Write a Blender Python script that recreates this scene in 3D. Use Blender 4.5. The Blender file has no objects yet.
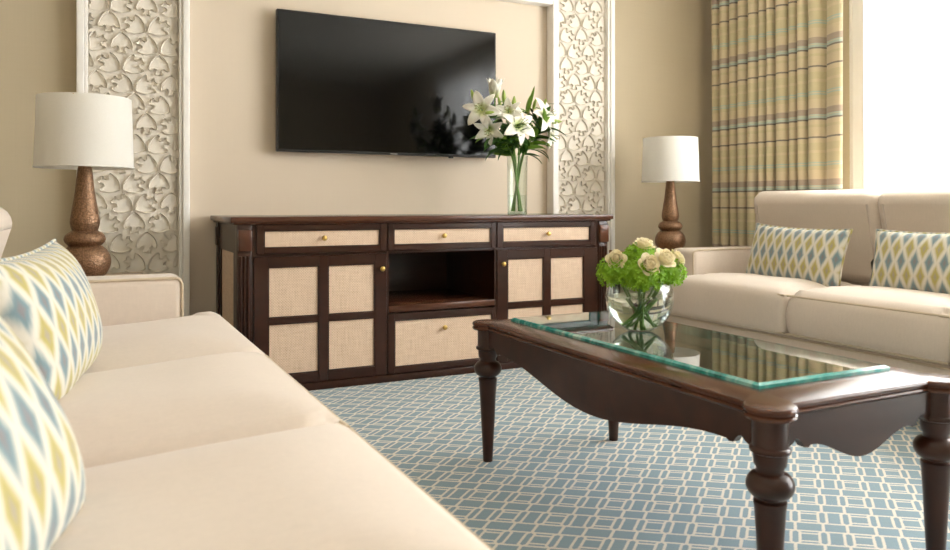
import bpy, bmesh, math, random
from mathutils import Vector, Matrix
R = math.radians
PI = math.pi
sc = bpy.context.scene
C = sc.collection
random.seed(4)

# ------------------------------------------------------------------ shaders
def lin(r, g, b):
    f = lambda c: (c/255)/12.92 if c/255 <= .04045 else (((c/255)+.055)/1.055)**2.4
    return (f(r), f(g), f(b), 1)

class G:
    def __init__(s, name):
        s.mat = bpy.data.materials.new(name); s.mat.use_nodes = True
        s.nt = s.mat.node_tree; s.nt.nodes.clear()
        s.out = s.nt.nodes.new('ShaderNodeOutputMaterial')
    def n(s, t, **kw):
        nd = s.nt.nodes.new(t)
        for k, v in kw.items(): setattr(nd, k, v)
        return nd
    def put(s, sock, v):
        if v is None: return
        if isinstance(v, bpy.types.NodeSocket): s.nt.links.new(v, sock)
        else: sock.default_value = v
    def m(s, op, a, b=None, c=None):
        nd = s.n('ShaderNodeMath', operation=op)
        s.put(nd.inputs[0], a); s.put(nd.inputs[1], b); s.put(nd.inputs[2], c)
        return nd.outputs[0]
    def mix(s, f, a, b):
        nd = s.n('ShaderNodeMix', data_type='RGBA')
        s.put(nd.inputs[0], f); s.put(nd.inputs[6], a); s.put(nd.inputs[7], b)
        return nd.outputs[2]
    def coord(s, kind='Object'):
        return s.n('ShaderNodeTexCoord').outputs[kind]
    def xyz(s, v):
        nd = s.n('ShaderNodeSeparateXYZ'); s.put(nd.inputs[0], v); return nd.outputs
    def vec(s, x, y, z=0.0):
        nd = s.n('ShaderNodeCombineXYZ')
        for i, q in enumerate((x, y, z)): s.put(nd.inputs[i], q)
        return nd.outputs[0]
    def scale(s, v, sc_):
        nd = s.n('ShaderNodeMapping'); s.put(nd.inputs[0], v); nd.inputs['Scale'].default_value = sc_
        return nd.outputs[0]
    def noise(s, v, scale, detail=3, rough=.5):
        nd = s.n('ShaderNodeTexNoise'); s.put(nd.inputs['Vector'], v)
        nd.inputs['Scale'].default_value = scale; nd.inputs['Detail'].default_value = detail
        nd.inputs['Roughness'].default_value = rough
        return nd.outputs['Fac']
    def ramp(s, f, stops, interp='LINEAR'):
        nd = s.n('ShaderNodeValToRGB'); cr = nd.color_ramp; cr.interpolation = interp
        while len(cr.elements) < len(stops): cr.elements.new(.5)
        for e, (p, c) in zip(cr.elements, stops): e.position = p; e.color = c
        s.put(nd.inputs[0], f); return nd.outputs[0]
    def sstep(s, x, a, b):
        nd = s.n('ShaderNodeMapRange', interpolation_type='SMOOTHSTEP')
        s.put(nd.inputs[0], x); nd.inputs[1].default_value = a; nd.inputs[2].default_value = b
        return nd.outputs[0]
    def bump(s, h, strength, dist=.002):
        nd = s.n('ShaderNodeBump'); s.put(nd.inputs['Height'], h)
        nd.inputs['Strength'].default_value = strength; nd.inputs['Distance'].default_value = dist
        return nd.outputs[0]
    def bsdf(s, col, rough=.5, metal=0., bump=None, **kw):
        nd = s.n('ShaderNodeBsdfPrincipled')
        s.put(nd.inputs['Base Color'], col); s.put(nd.inputs['Roughness'], rough)
        s.put(nd.inputs['Metallic'], metal)
        if bump is not None: s.put(nd.inputs['Normal'], bump)
        for k, v in kw.items(): s.put(nd.inputs[k.replace('_', ' ')], v)
        return nd.outputs[0]
    def done(s, sh):
        s.nt.links.new(sh, s.out.inputs[0]); return s.mat

def plain(name, col, rough=.5, metal=0., nscale=40, namp=.06, **kw):
    g = G(name); co = g.coord(); n = g.noise(co, nscale)
    c = g.mix(n, tuple(x*(1-namp) for x in col[:3])+(1,), tuple(min(1, x*(1+namp)) for x in col[:3])+(1,))
    return g.done(g.bsdf(c, rough, metal, **kw))

def wood(name, dark, light, rough=.28):
    g = G(name); co = g.coord()
    a = g.noise(g.scale(co, (5, 22, 22)), 1.0, 3, .5); b = g.noise(g.scale(co, (2, 14, 9)), 1.0, 1)
    f = g.m('MULTIPLY_ADD', a, .5, g.m('MULTIPLY', b, .5))
    col = g.ramp(f, [(.25, dark), (.75, light)])
    return g.done(g.bsdf(col, rough, Coat_Weight=.18, Coat_Roughness=.1, Specular_IOR_Level=.32))

def thin_glass(name, tint, ior=1.5, rough=0.0, gain=1.0):
    g = G(name)
    fr = g.n('ShaderNodeFresnel'); bf = g.n('ShaderNodeNewGeometry').outputs['Backfacing']
    g.put(fr.inputs[0], g.m('MULTIPLY_ADD', bf, 1/ior-ior, ior))
    t = g.n('ShaderNodeBsdfTransparent'); t.inputs[0].default_value = tint
    r = g.n('ShaderNodeBsdfGlossy'); r.inputs['Roughness'].default_value = rough
    mx = g.n('ShaderNodeMixShader')
    g.put(mx.inputs[0], g.m('MINIMUM', g.m('MULTIPLY', fr.outputs[0], gain), 1.0))
    g.put(mx.inputs[1], t.outputs[0]); g.put(mx.inputs[2], r.outputs[0])
    return g.done(mx.outputs[0])

def fabric(name, col, wscale=900):
    g = G(name); co = g.coord()
    n1 = g.noise(co, 5, 2); n2 = g.noise(g.scale(co, (1, 1, .25)), 120, 3, .65)
    n3 = g.noise(g.scale(co, (.25, 1, 1)), 130, 3, .65)
    f = g.m('ADD', g.m('MULTIPLY', n2, .5), g.m('MULTIPLY', n3, .5))
    d = tuple(x*.80 for x in col[:3])+(1,); l = tuple(min(1, x*1.06) for x in col[:3])+(1,)
    c = g.mix(g.m('MULTIPLY_ADD', n1, .25, g.m('MULTIPLY', f, .75)), d, l)
    return g.done(g.bsdf(c, .9, 0, g.bump(f, .25, .001), Sheen_Weight=.25, Sheen_Roughness=.5))

def ikat():
    g = G('ikat_fabric'); uv = g.coord('UV'); o = g.xyz(uv)
    nz = g.noise(g.scale(uv, (170, 22, 1)), 1.0, 2)
    px, py = .0640, .0625
    y = g.m('ADD', g.m('DIVIDE', o[1], py), g.m('MULTIPLY_ADD', nz, .34, -.17))
    x = g.m('DIVIDE', o[0], px)
    col = lin(214, 209, 196)
    def diamonds(par):
        yy = g.m('SUBTRACT', g.m('MODULO', g.m('ADD', g.m('SUBTRACT', y, float(par)), 101.0), 2.0), 1.0)
        xx = g.m('SUBTRACT', g.m('MODULO', g.m('ADD', x, 100.5 + .5*par), 1.0), .5)
        return g.m('ADD', g.m('MULTIPLY', g.m('ABSOLUTE', xx), 2.35), g.m('DIVIDE', g.m('ABSOLUTE', yy), 1.06))
    for par, c1, c2 in ((0, lin(178, 166, 96), lin(164, 154, 132)), (1, lin(116, 140, 147), lin(132, 130, 132))):
        d = diamonds(par)
        col = g.mix(g.sstep(d, 1.02, .42), col, c1)
        col = g.mix(g.sstep(d, .45, .1), col, c2)
    w = g.noise(uv, 900, 2)
    return g.done(g.bsdf(col, .85, 0, g.bump(w, .2, .001), Sheen_Weight=.2))

def carpet():
    g = G('lattice_carpet'); o = g.xyz(g.coord())
    ph = R(48.7); c_, s_ = math.cos(ph), math.sin(ph)
    p = g.m('SUBTRACT', g.m('MULTIPLY', o[0], c_), g.m('MULTIPLY', o[1], s_))
    q = g.m('ADD', g.m('MULTIPLY', o[0], s_), g.m('MULTIPLY', o[1], c_))
    nj = g.noise(g.coord(), 260, 1); wob = g.m('MULTIPLY_ADD', nj, .005, -.0025)
    q = g.m('SUBTRACT', q, g.m('MULTIPLY', p, .215))
    P, Q = .1312, .1443
    pp = g.m('ADD', g.m('MODULO', g.m('ADD', p, .248+P*100), P), wob)
    q0 = 2.1614 + .215*.248
    qq = g.m('ADD', g.m('SUBTRACT', g.m('MODULO', g.m('ADD', q, -q0+Q*100.5), Q), Q/2), wob)
    a = .0705
    d1 = g.m('MINIMUM', g.m('ABSOLUTE', pp), g.m('ABSOLUTE', g.m('SUBTRACT', pp, P)))
    d2 = g.m('ABSOLUTE', g.m('SUBTRACT', pp, a))
    dl = g.m('MINIMUM', d1, d2)                      # distance to the link columns
    aq = g.m('ABSOLUTE', qq); hl = .0430
    hw = .0052
    horiz = g.m('SUBTRACT', g.m('ABSOLUTE', g.m('SUBTRACT', aq, hl)), hw*.85)
    vert = g.m('MAXIMUM', g.m('SUBTRACT', dl, hw*.8), g.m('SUBTRACT', hl, aq))
    ox = g.m('SUBTRACT', dl, .0110); oy = g.m('SUBTRACT', aq, hl)
    oc = g.m('MULTIPLY', g.m('SUBTRACT', g.m('ADD', dl, aq),   .0110+hl-.009), .707)
    octd = g.m('MAXIMUM', g.m('MAXIMUM', ox, oy), oc)
    octl = g.m('SUBTRACT', g.m('ABSOLUTE', octd), hw*.72)
    inside = g.m('LESS_THAN', g.m('ABSOLUTE', g.m('SUBTRACT', pp, a/2)), a/2-.0110)
    inner = g.m('SUBTRACT', g.m('ABSOLUTE', g.m('SUBTRACT', aq, hl-.0178)), hw*.78)
    inner = g.m('ADD', inner, g.m('MULTIPLY', g.m('SUBTRACT', 1.0, inside), 1.0))
    # the line at the link ends does not cross the inside of the links
    d = g.m('MINIMUM', g.m('MINIMUM', horiz, vert), g.m('MINIMUM', octl, inner))
    line = g.sstep(d, .0012, -.0012)
    n = g.noise(g.coord(), 420, 2, .7); nb = g.noise(g.coord(), 6, 2)
    blue = g.mix(n, lin(112, 138, 154), lin(148, 171, 185))
    blue = g.mix(g.m('MULTIPLY', nb, .25), blue, lin(140, 158, 150))
    cream = g.mix(n, lin(208, 200, 186), lin(238, 231, 218))
    return g.done(g.bsdf(g.mix(line, blue, cream), .95, 0, g.bump(n, .5, .003), Sheen_Weight=.15))

def rattan():
    g = G('woven_cane'); o = g.xyz(g.coord())
    h = g.m('ADD', o[0], o[1])
    a = g.m('SINE', g.m('MULTIPLY', h, 2*PI/.0125)); b = g.m('SINE', g.m('MULTIPLY', o[2], 2*PI/.0125))
    w = g.m('MULTIPLY_ADD', g.m('MULTIPLY', a, b), .25, .5)
    n = g.noise(g.scale(g.coord(), (200, 200, 14)), 1, 2); n2 = g.noise(g.scale(g.coord(), (14, 14, 200)), 1, 2)
    f = g.m('ADD', g.m('MULTIPLY_ADD', w, .7, .15), g.m('MULTIPLY_ADD', g.m('ADD', n, n2), .4, -.4))
    col = g.ramp(f, [(.2, lin(184, 152, 124)), (.5, lin(218, 190, 163)), (.8, lin(236, 212, 188))])
    return g.done(g.bsdf(col, .6, 0, g.bump(w, .4, .002)))

def plaid():
    g = G('plaid_drape'); o = g.xyz(g.coord())
    z = g.m('MODULO', g.m('ADD', g.m('MULTIPLY', g.m('SUBTRACT', 1.885, o[2]), 1/.43), 20.0), 1.0)
    tan, mauve, teal, dark = lin(214, 198, 166), lin(170, 150, 138), lin(172, 194, 186), lin(104, 98, 98)
    olive = lin(204, 192, 154)
    st = [(0, mauve), (.055, teal), (.068, tan), (.075, teal), (.11, dark), (.135, tan), (.20, olive), (.24, tan), (.37, dark),
          (.392, tan), (.46, olive), (.56, tan), (.60, olive), (.73, teal), (.75, tan), (.765, teal), (.785, olive), (.84, tan), (.97, mauve)]
    col = g.ramp(z, st, 'CONSTANT')
    n = g.noise(g.scale(g.coord(), (60, 60, 3)), 3, 2); n2 = g.noise(g.scale(g.coord(), (2, 2, 90)), 3, 2)
    col = g.mix(g.m('MULTIPLY', n2, .3), col, lin(222, 206, 160))
    dif = g.bsdf(col, .7, 0, g.bump(n, .1, .002), Sheen_Weight=.2)
    tr = g.n('ShaderNodeBsdfTranslucent'); g.put(tr.inputs[0], col)
    mx = g.n('ShaderNodeMixShader'); mx.inputs[0].default_value = .02
    g.put(mx.inputs[1], dif); g.put(mx.inputs[2], tr.outputs[0])
    return g.done(mx.outputs[0])

def sheer():
    g = G('sheer_voile')
    tr = g.n('ShaderNodeBsdfTranslucent'); tr.inputs[0].default_value = (.93, .92, .9, 1)
    df = g.n('ShaderNodeBsdfDiffuse'); df.inputs[0].default_value = (.9, .88, .84, 1)
    tp = g.n('ShaderNodeBsdfTransparent'); tp.inputs[0].default_value = (1, 1, 1, 1)
    a = g.n('ShaderNodeMixShader'); a.inputs[0].default_value = .35
    g.put(a.inputs[1], tr.outputs[0]); g.put(a.inputs[2], df.outputs[0])
    b = g.n('ShaderNodeMixShader'); g.put(b.inputs[0], g.m('MULTIPLY', g.m('MULTIPLY_ADD', g.noise(g.scale(g.coord(), (9, 9, .4)), 2, 2), .5, .3), g.m('MULTIPLY_ADD', g.sstep(g.xyz(g.coord())[1], 3.05, 2.7), .88, .12)))
    g.put(b.inputs[1], a.outputs[0]); g.put(b.inputs[2], tp.outputs[0])
    return g.done(b.outputs[0])

def wallpaper(name, col, amp):
    g = G(name); co = g.coord()
    n = g.noise(g.scale(co, (150, 150, 2)), 1, 3); n2 = g.noise(g.scale(co, (4, 4, 90)), 1, 2)
    f = g.m('MULTIPLY_ADD', n, .6, g.m('MULTIPLY', n2, .4))
    c = g.mix(f, tuple(x*(1-amp) for x in col[:3])+(1,), tuple(min(1, x*(1+amp)) for x in col[:3])+(1,))
    return g.done(g.bsdf(c, .75, 0, g.bump(f, .1, .001)))

def hammered():
    g = G('hammered_bronze'); co = g.coord()
    v = g.n('ShaderNodeTexVoronoi'); g.put(v.inputs['Vector'], co); v.inputs['Scale'].default_value = 150
    col = g.mix(v.outputs['Distance'], lin(160, 124, 94), lin(98, 72, 52))
    return g.done(g.bsdf(col, .42, .6, g.bump(v.outputs['Distance'], .5, .003)))

def shade_mat():
    g = G('lampshade_linen'); n = g.noise(g.coord(), 300, 2)
    c = g.mix(n, lin(246, 243, 236), lin(254, 252, 247))
    d = g.bsdf(c, .85); t = g.n('ShaderNodeBsdfTranslucent'); g.put(t.inputs[0], c)
    mx = g.n('ShaderNodeMixShader'); mx.inputs[0].default_value = .35
    g.put(mx.inputs[1], d); g.put(mx.inputs[2], t.outputs[0])
    return g.done(mx.outputs[0])

def petal(name, col, base, t=.25, tscale=(1, 1, 1)):
    g = G(name); n = g.noise(g.coord(), 30, 2)
    c = g.mix(n, col, base)
    d = g.bsdf(c, .55); tr = g.n('ShaderNodeBsdfTranslucent'); g.put(tr.inputs[0], c)
    mx = g.n('ShaderNodeMixShader'); mx.inputs[0].default_value = t
    g.put(mx.inputs[1], d); g.put(mx.inputs[2], tr.outputs[0])
    return g.done(mx.outputs[0])

def lily_mat():
    g = G('lily_petal'); v = g.coord('UV'); o = g.xyz(v)
    col = g.mix(g.sstep(o[1], .45, .0), lin(250, 247, 236), lin(206, 216, 130))
    d = g.bsdf(col, .5); tr = g.n('ShaderNodeBsdfTranslucent'); g.put(tr.inputs[0], col)
    mx = g.n('ShaderNodeMixShader'); mx.inputs[0].default_value = .25
    g.put(mx.inputs[1], d); g.put(mx.inputs[2], tr.outputs[0])
    return g.done(mx.outputs[0])

def edge_glass():
    g = G('teal_glass_edge'); n = g.noise(g.scale(g.coord(), (3, 9, 3)), 2.2, 3, .7)
    col = g.ramp(n, [(.3, lin(14, 110, 108)), (.5, lin(60, 176, 168)), (.68, lin(170, 226, 216))])
    return g.done(g.bsdf(col, .12, 0, Transmission_Weight=.25, IOR=1.5, Coat_Weight=.6))

def water_mat():
    g = G('vase_water'); b = g.bsdf((.97, 1, .98, 1), 0, 0, Transmission_Weight=1.0, IOR=1.33)
    return g.done(b)

M = dict(
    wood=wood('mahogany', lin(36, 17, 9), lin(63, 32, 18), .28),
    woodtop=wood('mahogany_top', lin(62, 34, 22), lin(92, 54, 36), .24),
    wooddark=wood('dark_inner_wood', lin(20, 12, 9), lin(34, 20, 14), .35),
    linen=fabric('cream_linen', lin(222, 207, 192)),
    pipe=fabric('cream_piping', lin(210, 192, 166)),
    ikat=ikat(), carpet=carpet(), cane=rattan(), plaid=plaid(), sheer=sheer(),
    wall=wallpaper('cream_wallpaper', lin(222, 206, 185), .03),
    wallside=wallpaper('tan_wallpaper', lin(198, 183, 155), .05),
    ceil=plain('ceiling_paint', lin(240, 234, 222), .8),
    white=plain('white_lacquer_trim', lin(250, 246, 240), .4, namp=.01),
    carve=plain('carved_plaster', lin(236, 228, 215), .7, namp=.02),
    bronze=hammered(), shade=shade_mat(),
    brass=plain('brushed_brass', lin(214, 180, 106), .3, 1.0),
    screen=plain('tv_screen', lin(7, 7, 8), .09, namp=.0, Specular_IOR_Level=.35),
    bezel=plain('tv_bezel', lin(52, 50, 50), .35, .4),
    badge=plain('tv_badge', lin(150, 146, 142), .3, .6),
    tableglass=thin_glass('table_glass', (.80, .9, .87, 1), 1.55, 0, 1.5),
    edge=edge_glass(),
    vase=thin_glass('vase_glass', (.95, .98, .96, 1), 1.5, 0, 1.3),
    vasebase=thin_glass('vase_thick_glass', (.82, .92, .88, 1), 1.6, .03, 2.0),
    pane=thin_glass('window_glass', (.98, .99, .99, 1), 1.45),
    water=water_mat(),
    lily=lily_mat(), bud=petal('lily_bud_skin', lin(138, 168, 58), lin(186, 200, 112), .12),
    leaf=petal('lily_leaf', lin(34, 78, 24), lin(74, 120, 44), .12),
    leaflight=petal('young_leaf', lin(96, 142, 44), lin(140, 176, 70), .15),
    stem=petal('flower_stem', lin(84, 124, 46), lin(116, 152, 66), .1),
    hyd=petal('green_hydrangea', lin(108, 164, 20), lin(164, 204, 46), .22),
    rose=petal('cream_rose', lin(255, 251, 230), lin(254, 238, 190), .3),
    anther=plain('lily_anther', lin(150, 140, 60), .8),
    metalleg=plain('dark_leg', lin(50, 34, 24), .4),
    sidewood=wood('side_table_wood', lin(120, 92, 62), lin(168, 134, 92), .3),
)

# ------------------------------------------------------------------ mesh helpers
def obj(name, bm, mat, parent=None, ang=40, smooth=True):
    bmesh.ops.recalc_face_normals(bm, faces=bm.faces[:])
    me = bpy.data.meshes.new(name); bm.to_mesh(me); bm.free()
    if smooth:
        me.polygons.foreach_set('use_smooth', [True]*len(me.polygons))
        me.set_sharp_from_angle(angle=R(ang))
    me.materials.append(mat)
    o = bpy.data.objects.new(name, me); C.objects.link(o)
    if parent: o.parent = parent
    return o
def thing(name, label, cat, loc=(0, 0, 0), rz=0, group=None):
    o = bpy.data.objects.new(name, None); C.objects.link(o); o.empty_display_size = .1
    o.location = loc; o.rotation_euler = (0, 0, rz)
    return tag(o, label, cat, group)
def tag(o, label, cat, group=None, kind=None):
    o['label'] = label; o['category'] = cat
    if group: o['group'] = group
    if kind: o['kind'] = kind
    return o
def struct(name, bm, mat, label=None):
    o = obj(name, bm, mat); o['kind'] = 'structure'
    return o
B = bmesh.new
def box(bm, x0, x1, y0, y1, z0, z1, bev=0, seg=2):
    vs = [bm.verts.new(p) for p in ((x0,y0,z0),(x1,y0,z0),(x1,y1,z0),(x0,y1,z0),(x0,y0,z1),(x1,y0,z1),(x1,y1,z1),(x0,y1,z1))]
    fs = [bm.faces.new([vs[i] for i in f]) for f in ((3,2,1,0),(4,5,6,7),(0,1,5,4),(1,2,6,5),(2,3,7,6),(3,0,4,7))]
    if bev:
        es = list({e for f in fs for e in f.edges})
        bmesh.ops.bevel(bm, geom=es, offset=bev, segments=seg, profile=.5, affect='EDGES')
def boxm(*a, **k):
    bm = B(); box(bm, *a, **k); return bm
def tube(bm, pts, r, n=8, closed=False):
    pts = [Vector(p) for p in pts]; N = len(pts); rings = []
    rr = r if hasattr(r, '__len__') else [r]*N
    up = None
    for i, p in enumerate(pts):
        a = pts[(i-1) % N] if (closed or i) else p; b = pts[(i+1) % N] if (closed or i < N-1) else p
        t = (b-a).normalized()
        if up is None:
            up = Vector((0, 0, 1)) if abs(t.z) < .9 else Vector((1, 0, 0))
        s = t.cross(up).normalized(); up = s.cross(t).normalized()
        rings.append([bm.verts.new(p + (s*math.cos(2*PI*k/n) + up*math.sin(2*PI*k/n))*rr[i]) for k in range(n)])
    for i in range(N if closed else N-1):
        A, Bq = rings[i], rings[(i+1) % N]
        for k in range(n): bm.faces.new((A[k], A[(k+1) % n], Bq[(k+1) % n], Bq[k]))
    if not closed:
        bm.faces.new(rings[0][::-1]); bm.faces.new(rings[-1])
def lathe(bm, prof, n=40, c=(0, 0, 0), close=True):
    rings = []
    for r, z in prof:
        if r < 1e-6: rings.append([bm.verts.new((c[0], c[1], c[2]+z))])
        else: rings.append([bm.verts.new((c[0]+r*math.cos(2*PI*k/n), c[1]+r*math.sin(2*PI*k/n), c[2]+z)) for k in range(n)])
    for A, D in zip(rings, rings[1:]):
        for k in range(n):
            k2 = (k+1) % n
            if len(A) == 1 and len(D) == 1: continue
            if len(A) == 1: bm.faces.new((A[0], D[k2], D[k]))
            elif len(D) == 1: bm.faces.new((A[k], A[k2], D[0]))
            else: bm.faces.new((A[k], A[k2], D[k2], D[k]))
    if close:
        if len(rings[0]) > 1: bm.faces.new(rings[0][::-1])
        if len(rings[-1]) > 1: bm.faces.new(rings[-1])
def smooth_prof(pts, sub=6):
    out = []
    P = [pts[0]] + pts + [pts[-1]]
    for i in range(1, len(P)-2):
        for k in range(sub):
            t = k/sub; q = []
            for d in (0, 1):
                p0, p1, p2, p3 = P[i-1][d], P[i][d], P[i+1][d], P[i+2][d]
                q.append(.5*((2*p1)+(-p0+p2)*t+(2*p0-5*p1+4*p2-p3)*t*t+(-p0+3*p1-3*p2+p3)*t**3))
            out.append((max(q[0], 0), q[1]))
    out.append(pts[-1]); return out
def spline3(pts, sub=6):
    P = [Vector(p) for p in pts]; P = [P[0]] + P + [P[-1]]; out = []
    for i in range(1, len(P)-2):
        for k in range(sub):
            t = k/sub; p0, p1, p2, p3 = P[i-1], P[i], P[i+1], P[i+2]
            out.append(.5*((2*p1)+(p2-p0)*t+(2*p0-5*p1+4*p2-p3)*t*t+(3*p1-p0-3*p2+p3)*t**3))
    out.append(P[-1]); return out
def prism(bm, outline, f0, f1, inset=0.0):
    """extrude a list of 3D-mapped points: f0/f1 map (a,b) -> xyz"""
    A = [bm.verts.new(f0(*p)) for p in outline]; D = [bm.verts.new(f1(*p)) for p in outline]
    n = len(outline)
    bm.faces.new(A[::-1]); bm.faces.new(D)
    for i in range(n): bm.faces.new((A[i], A[(i+1) % n], D[(i+1) % n], D[i]))

# ------------------------------------------------------------------ room shell
YW, XR, ZC, XL, YB = 4.28, 4.13, 2.75, -1.9, -3.2
struct('floor', boxm(XL-.1, XR+.1, YB-.1, YW+.1, -.1, 0), M['carpet'])
struct('ceiling', boxm(XL-.1, XR+.1, YB-.1, YW+.1, ZC, ZC+.1), M['ceil'])
bm = B(); box(bm, XL-.1, -.03, YW, YW+.1, 0, ZC); box(bm, 3.12, XR+.1, YW, YW+.1, 0, ZC)
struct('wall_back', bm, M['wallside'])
struct('wall_niche', boxm(-.03, 3.12, YW, YW+.1, 0, ZC), M['wall'])
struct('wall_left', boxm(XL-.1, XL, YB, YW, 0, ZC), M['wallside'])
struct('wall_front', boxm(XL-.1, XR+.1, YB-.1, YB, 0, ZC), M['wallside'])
WY0, WY1, WZ0, WZ1 = -.9, 3.02, .12, 2.5
bm = B()
box(bm, XR, XR+.12, YB, WY0, 0, ZC); box(bm, XR, XR+.12, WY1, YW, 0, ZC)
box(bm, XR, XR+.12, WY0, WY1, 0, WZ0); box(bm, XR, XR+.12, WY0, WY1, WZ1, ZC)
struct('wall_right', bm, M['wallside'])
win = bpy.data.objects.new('window_1', None); C.objects.link(win); win['kind'] = 'structure'
bm = B()
for y0, y1 in ((WY0, WY0+.06), (WY1-.06, WY1), (.36, .42), (1.64, 1.70)): box(bm, XR+.03, XR+.09, y0, y1, WZ0, WZ1, .006)
for z0, z1 in ((WZ0, WZ0+.07), (WZ1-.06, WZ1)): box(bm, XR+.03, XR+.09, WY0, WY1, z0, z1, .006)
obj('window_frame', bm, M['white'], win)
obj('window_pane', boxm(XR+.057, XR+.063, WY0+.05, WY1-.05, WZ0+.05, WZ1-.05), M['pane'], win)
# baseboards and header trim of the niche
bm = B()
for x0, x1 in ((XL, -.062), (.46, 2.65), (3.145, XR)): box(bm, x0, x1, YW-.016, YW, 0, .1, .004)
struct('baseboard_back', bm, M['white'])
bm = B(); box(bm, .458, 2.655, 4.2, YW, 2.165, 2.21, .006); box(bm, .458, 2.655, 4.215, YW, 2.21, 2.30, .006)
struct('trim_1', bm, M['white'])

# ------------------------------------------------------------------ carved wall panels
def leaf_outline():
    h = [(0, .52), (.12, .445), (.26, .31), (.37, .13), (.43, -.09), (.41, -.21), (.30, -.19), (.20, -.10), (.11, -.14), (.10, -.26), (.17, -.35), (.13, -.43), (0, -.37)]
    return h + [(-x, y) for x, y in h[::-1] if x > 0]
def carved(x0, x1, label):
    t = thing('carved_wall_panel', label, 'wall panel', ((x0+x1)/2, YW, 0), 0, 'carved plaster panels beside the television niche')
    hw = (x1-x0)/2; zt = ZC-.005; yf = 4.2-YW
    bm = B(); fw = .05
    for s in (-1, 1):
        a, b = sorted((s*hw, s*(hw-.034)))
        box(bm, a, b, yf, 0, 0.0, zt, .005, 3)
        a, b = sorted((s*(hw-.034), s*(hw-fw)))
        box(bm, a, b, yf+.012, 0, 0.0, zt, .004)
    box(bm, -hw+fw, hw-fw, yf+.012, 0, 0, .12, .004)
    obj('frame', bm, M['white'], t)
    bm = B(); yb, yt = -.034, -.048; ih = hw-fw
    s_ = .1155; out = leaf_outline(); rowh = s_*math.sqrt(3)/2; loops = []
    for r in range(40):
        cz = .185 + r*rowh
        if cz > zt-.08: break
        for k in range(-3, 4):
            cx = (k + .5*(r % 2))*s_
            rot = (0, -2*PI/3, 2*PI/3)[(k - (r//2) + (0 if r % 2 == 0 else 2)) % 3]
            c_, n_ = math.cos(rot), math.sin(rot); P = []
            for px, pz in out:
                q = (cx + s_*(px*c_-pz*n_), cz + s_*(px*n_+pz*c_))
                P.append((min(max(q[0], -ih+.006), ih-.006), q[1]))
            P = [p for i, p in enumerate(P) if not (abs(p[0]) > ih-.0061 and abs(P[i-1][0]) > ih-.0061 and abs(P[(i+1) % len(P)][0]) > ih-.0061)]
            if len(P) < 5 or max(p[0] for p in P)-min(p[0] for p in P) < .014: continue
            loops.append(P)
    es = []
    def ring(P, y): return [bm.verts.new((x, y, z)) for x, z in P]
    bd = ring([(-ih, .12), (ih, .12), (ih, zt), (-ih, zt)], yt)
    for k in range(4): es.append(bm.edges.new((bd[k], bd[(k+1) % 4])))
    for P in loops:
        T = ring(P, yt); n = len(P)
        cx = sum(p[0] for p in P)/n; cz = sum(p[1] for p in P)/n
        D = ring([(cx+(x-cx)*.93, cz+(z-cz)*.93) for x, z in P], yb)
        for k in range(n):
            es.append(bm.edges.new((T[k], T[(k+1) % n])))
            bm.faces.new((T[k], T[(k+1) % n], D[(k+1) % n], D[k]))
        bm.faces.new(D)
    bmesh.ops.triangle_fill(bm, edges=es, use_beauty=True, use_dissolve=False)
    obj('carved_relief', bm, M['carve'], t, ang=25, smooth=False)
    obj('backing', boxm(-ih, ih, -.032, 0, .12, zt), M['carve'], t)
carved(-.062, .457, 'carved cream leaf lattice panel in white frame behind the hammered lamp, left of the television')
carved(2.655, 3.143, 'carved cream leaf lattice panel in white frame right of the television, behind the lily vase')

# ------------------------------------------------------------------ television
tv = thing('television', 'flat black wall mounted television above the dark wood cabinet', 'television', (1.5695, YW, 1.5565))
obj('screen_bezel', boxm(-.6705, .6705, -.08, -.045, -.386, .386, .006), M['bezel'], tv)
obj('screen', boxm(-.660, .660, -.0815, -.0795, -.372, .376), M['screen'], tv)
obj('rear_housing', boxm(-.55, .55, -.046, -.02, -.31, .30, .01), M['bezel'], tv)
obj('wall_bracket', boxm(-.25, .25, -.022, -.002, -.2, .2, .004), M['metalleg'], tv)
bm = B(); box(bm, -.022, .022, -.0835, -.079, -.387, -.377, .002); o = obj('badge', bm, M['badge'], tv); o['label'] = 'small grey badge under the screen'
bm = B(); box(bm, .36, .385, -.07, -.05, -.395, -.385, .002); obj('sensor', bm, M['bezel'], tv)

# ------------------------------------------------------------------ cabinet
cab = thing('media_cabinet', 'long dark mahogany cabinet with woven cane fronts under the television', 'cabinet', (1.625, 3.62, 0))
HX, CD = 1.032, .645         # half width, depth
bm = B()
box(bm, -HX-.028, HX+.024, -.022, CD, .799, .825, .004); box(bm, -HX-.014, HX+.012, -.011, CD-.004, .790, .80, .003)
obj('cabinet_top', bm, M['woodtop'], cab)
bm = B()
box(bm, -HX+.02, HX-.02, .012, CD-.01, .035, .075)          # bottom board
box(bm, -HX+.02, HX-.02, .012, .035, .638, .652, .002)      # rail under the drawers
box(bm, -HX+.02, HX-.02, CD-.03, CD-.01, .07, .79)          # back
box(bm, -.31, -.297, .004, CD-.02, .03, .79); box(bm, .297, .31, .004, CD-.02, .03, .79)
box(bm, -HX+.05, -HX+.09, .004, .03, .036, .79); box(bm, HX-.09, HX-.05, .004, .03, .036, .79)
box(bm, -HX+.05, HX-.05, .03, CD-.03, .64, .65)
obj('carcass', bm, M['wood'], cab)
obj('plinth', boxm(-HX-.004, HX+.004, -.006, CD-.004, 0, .036, .005), M['wood'], cab)
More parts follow.
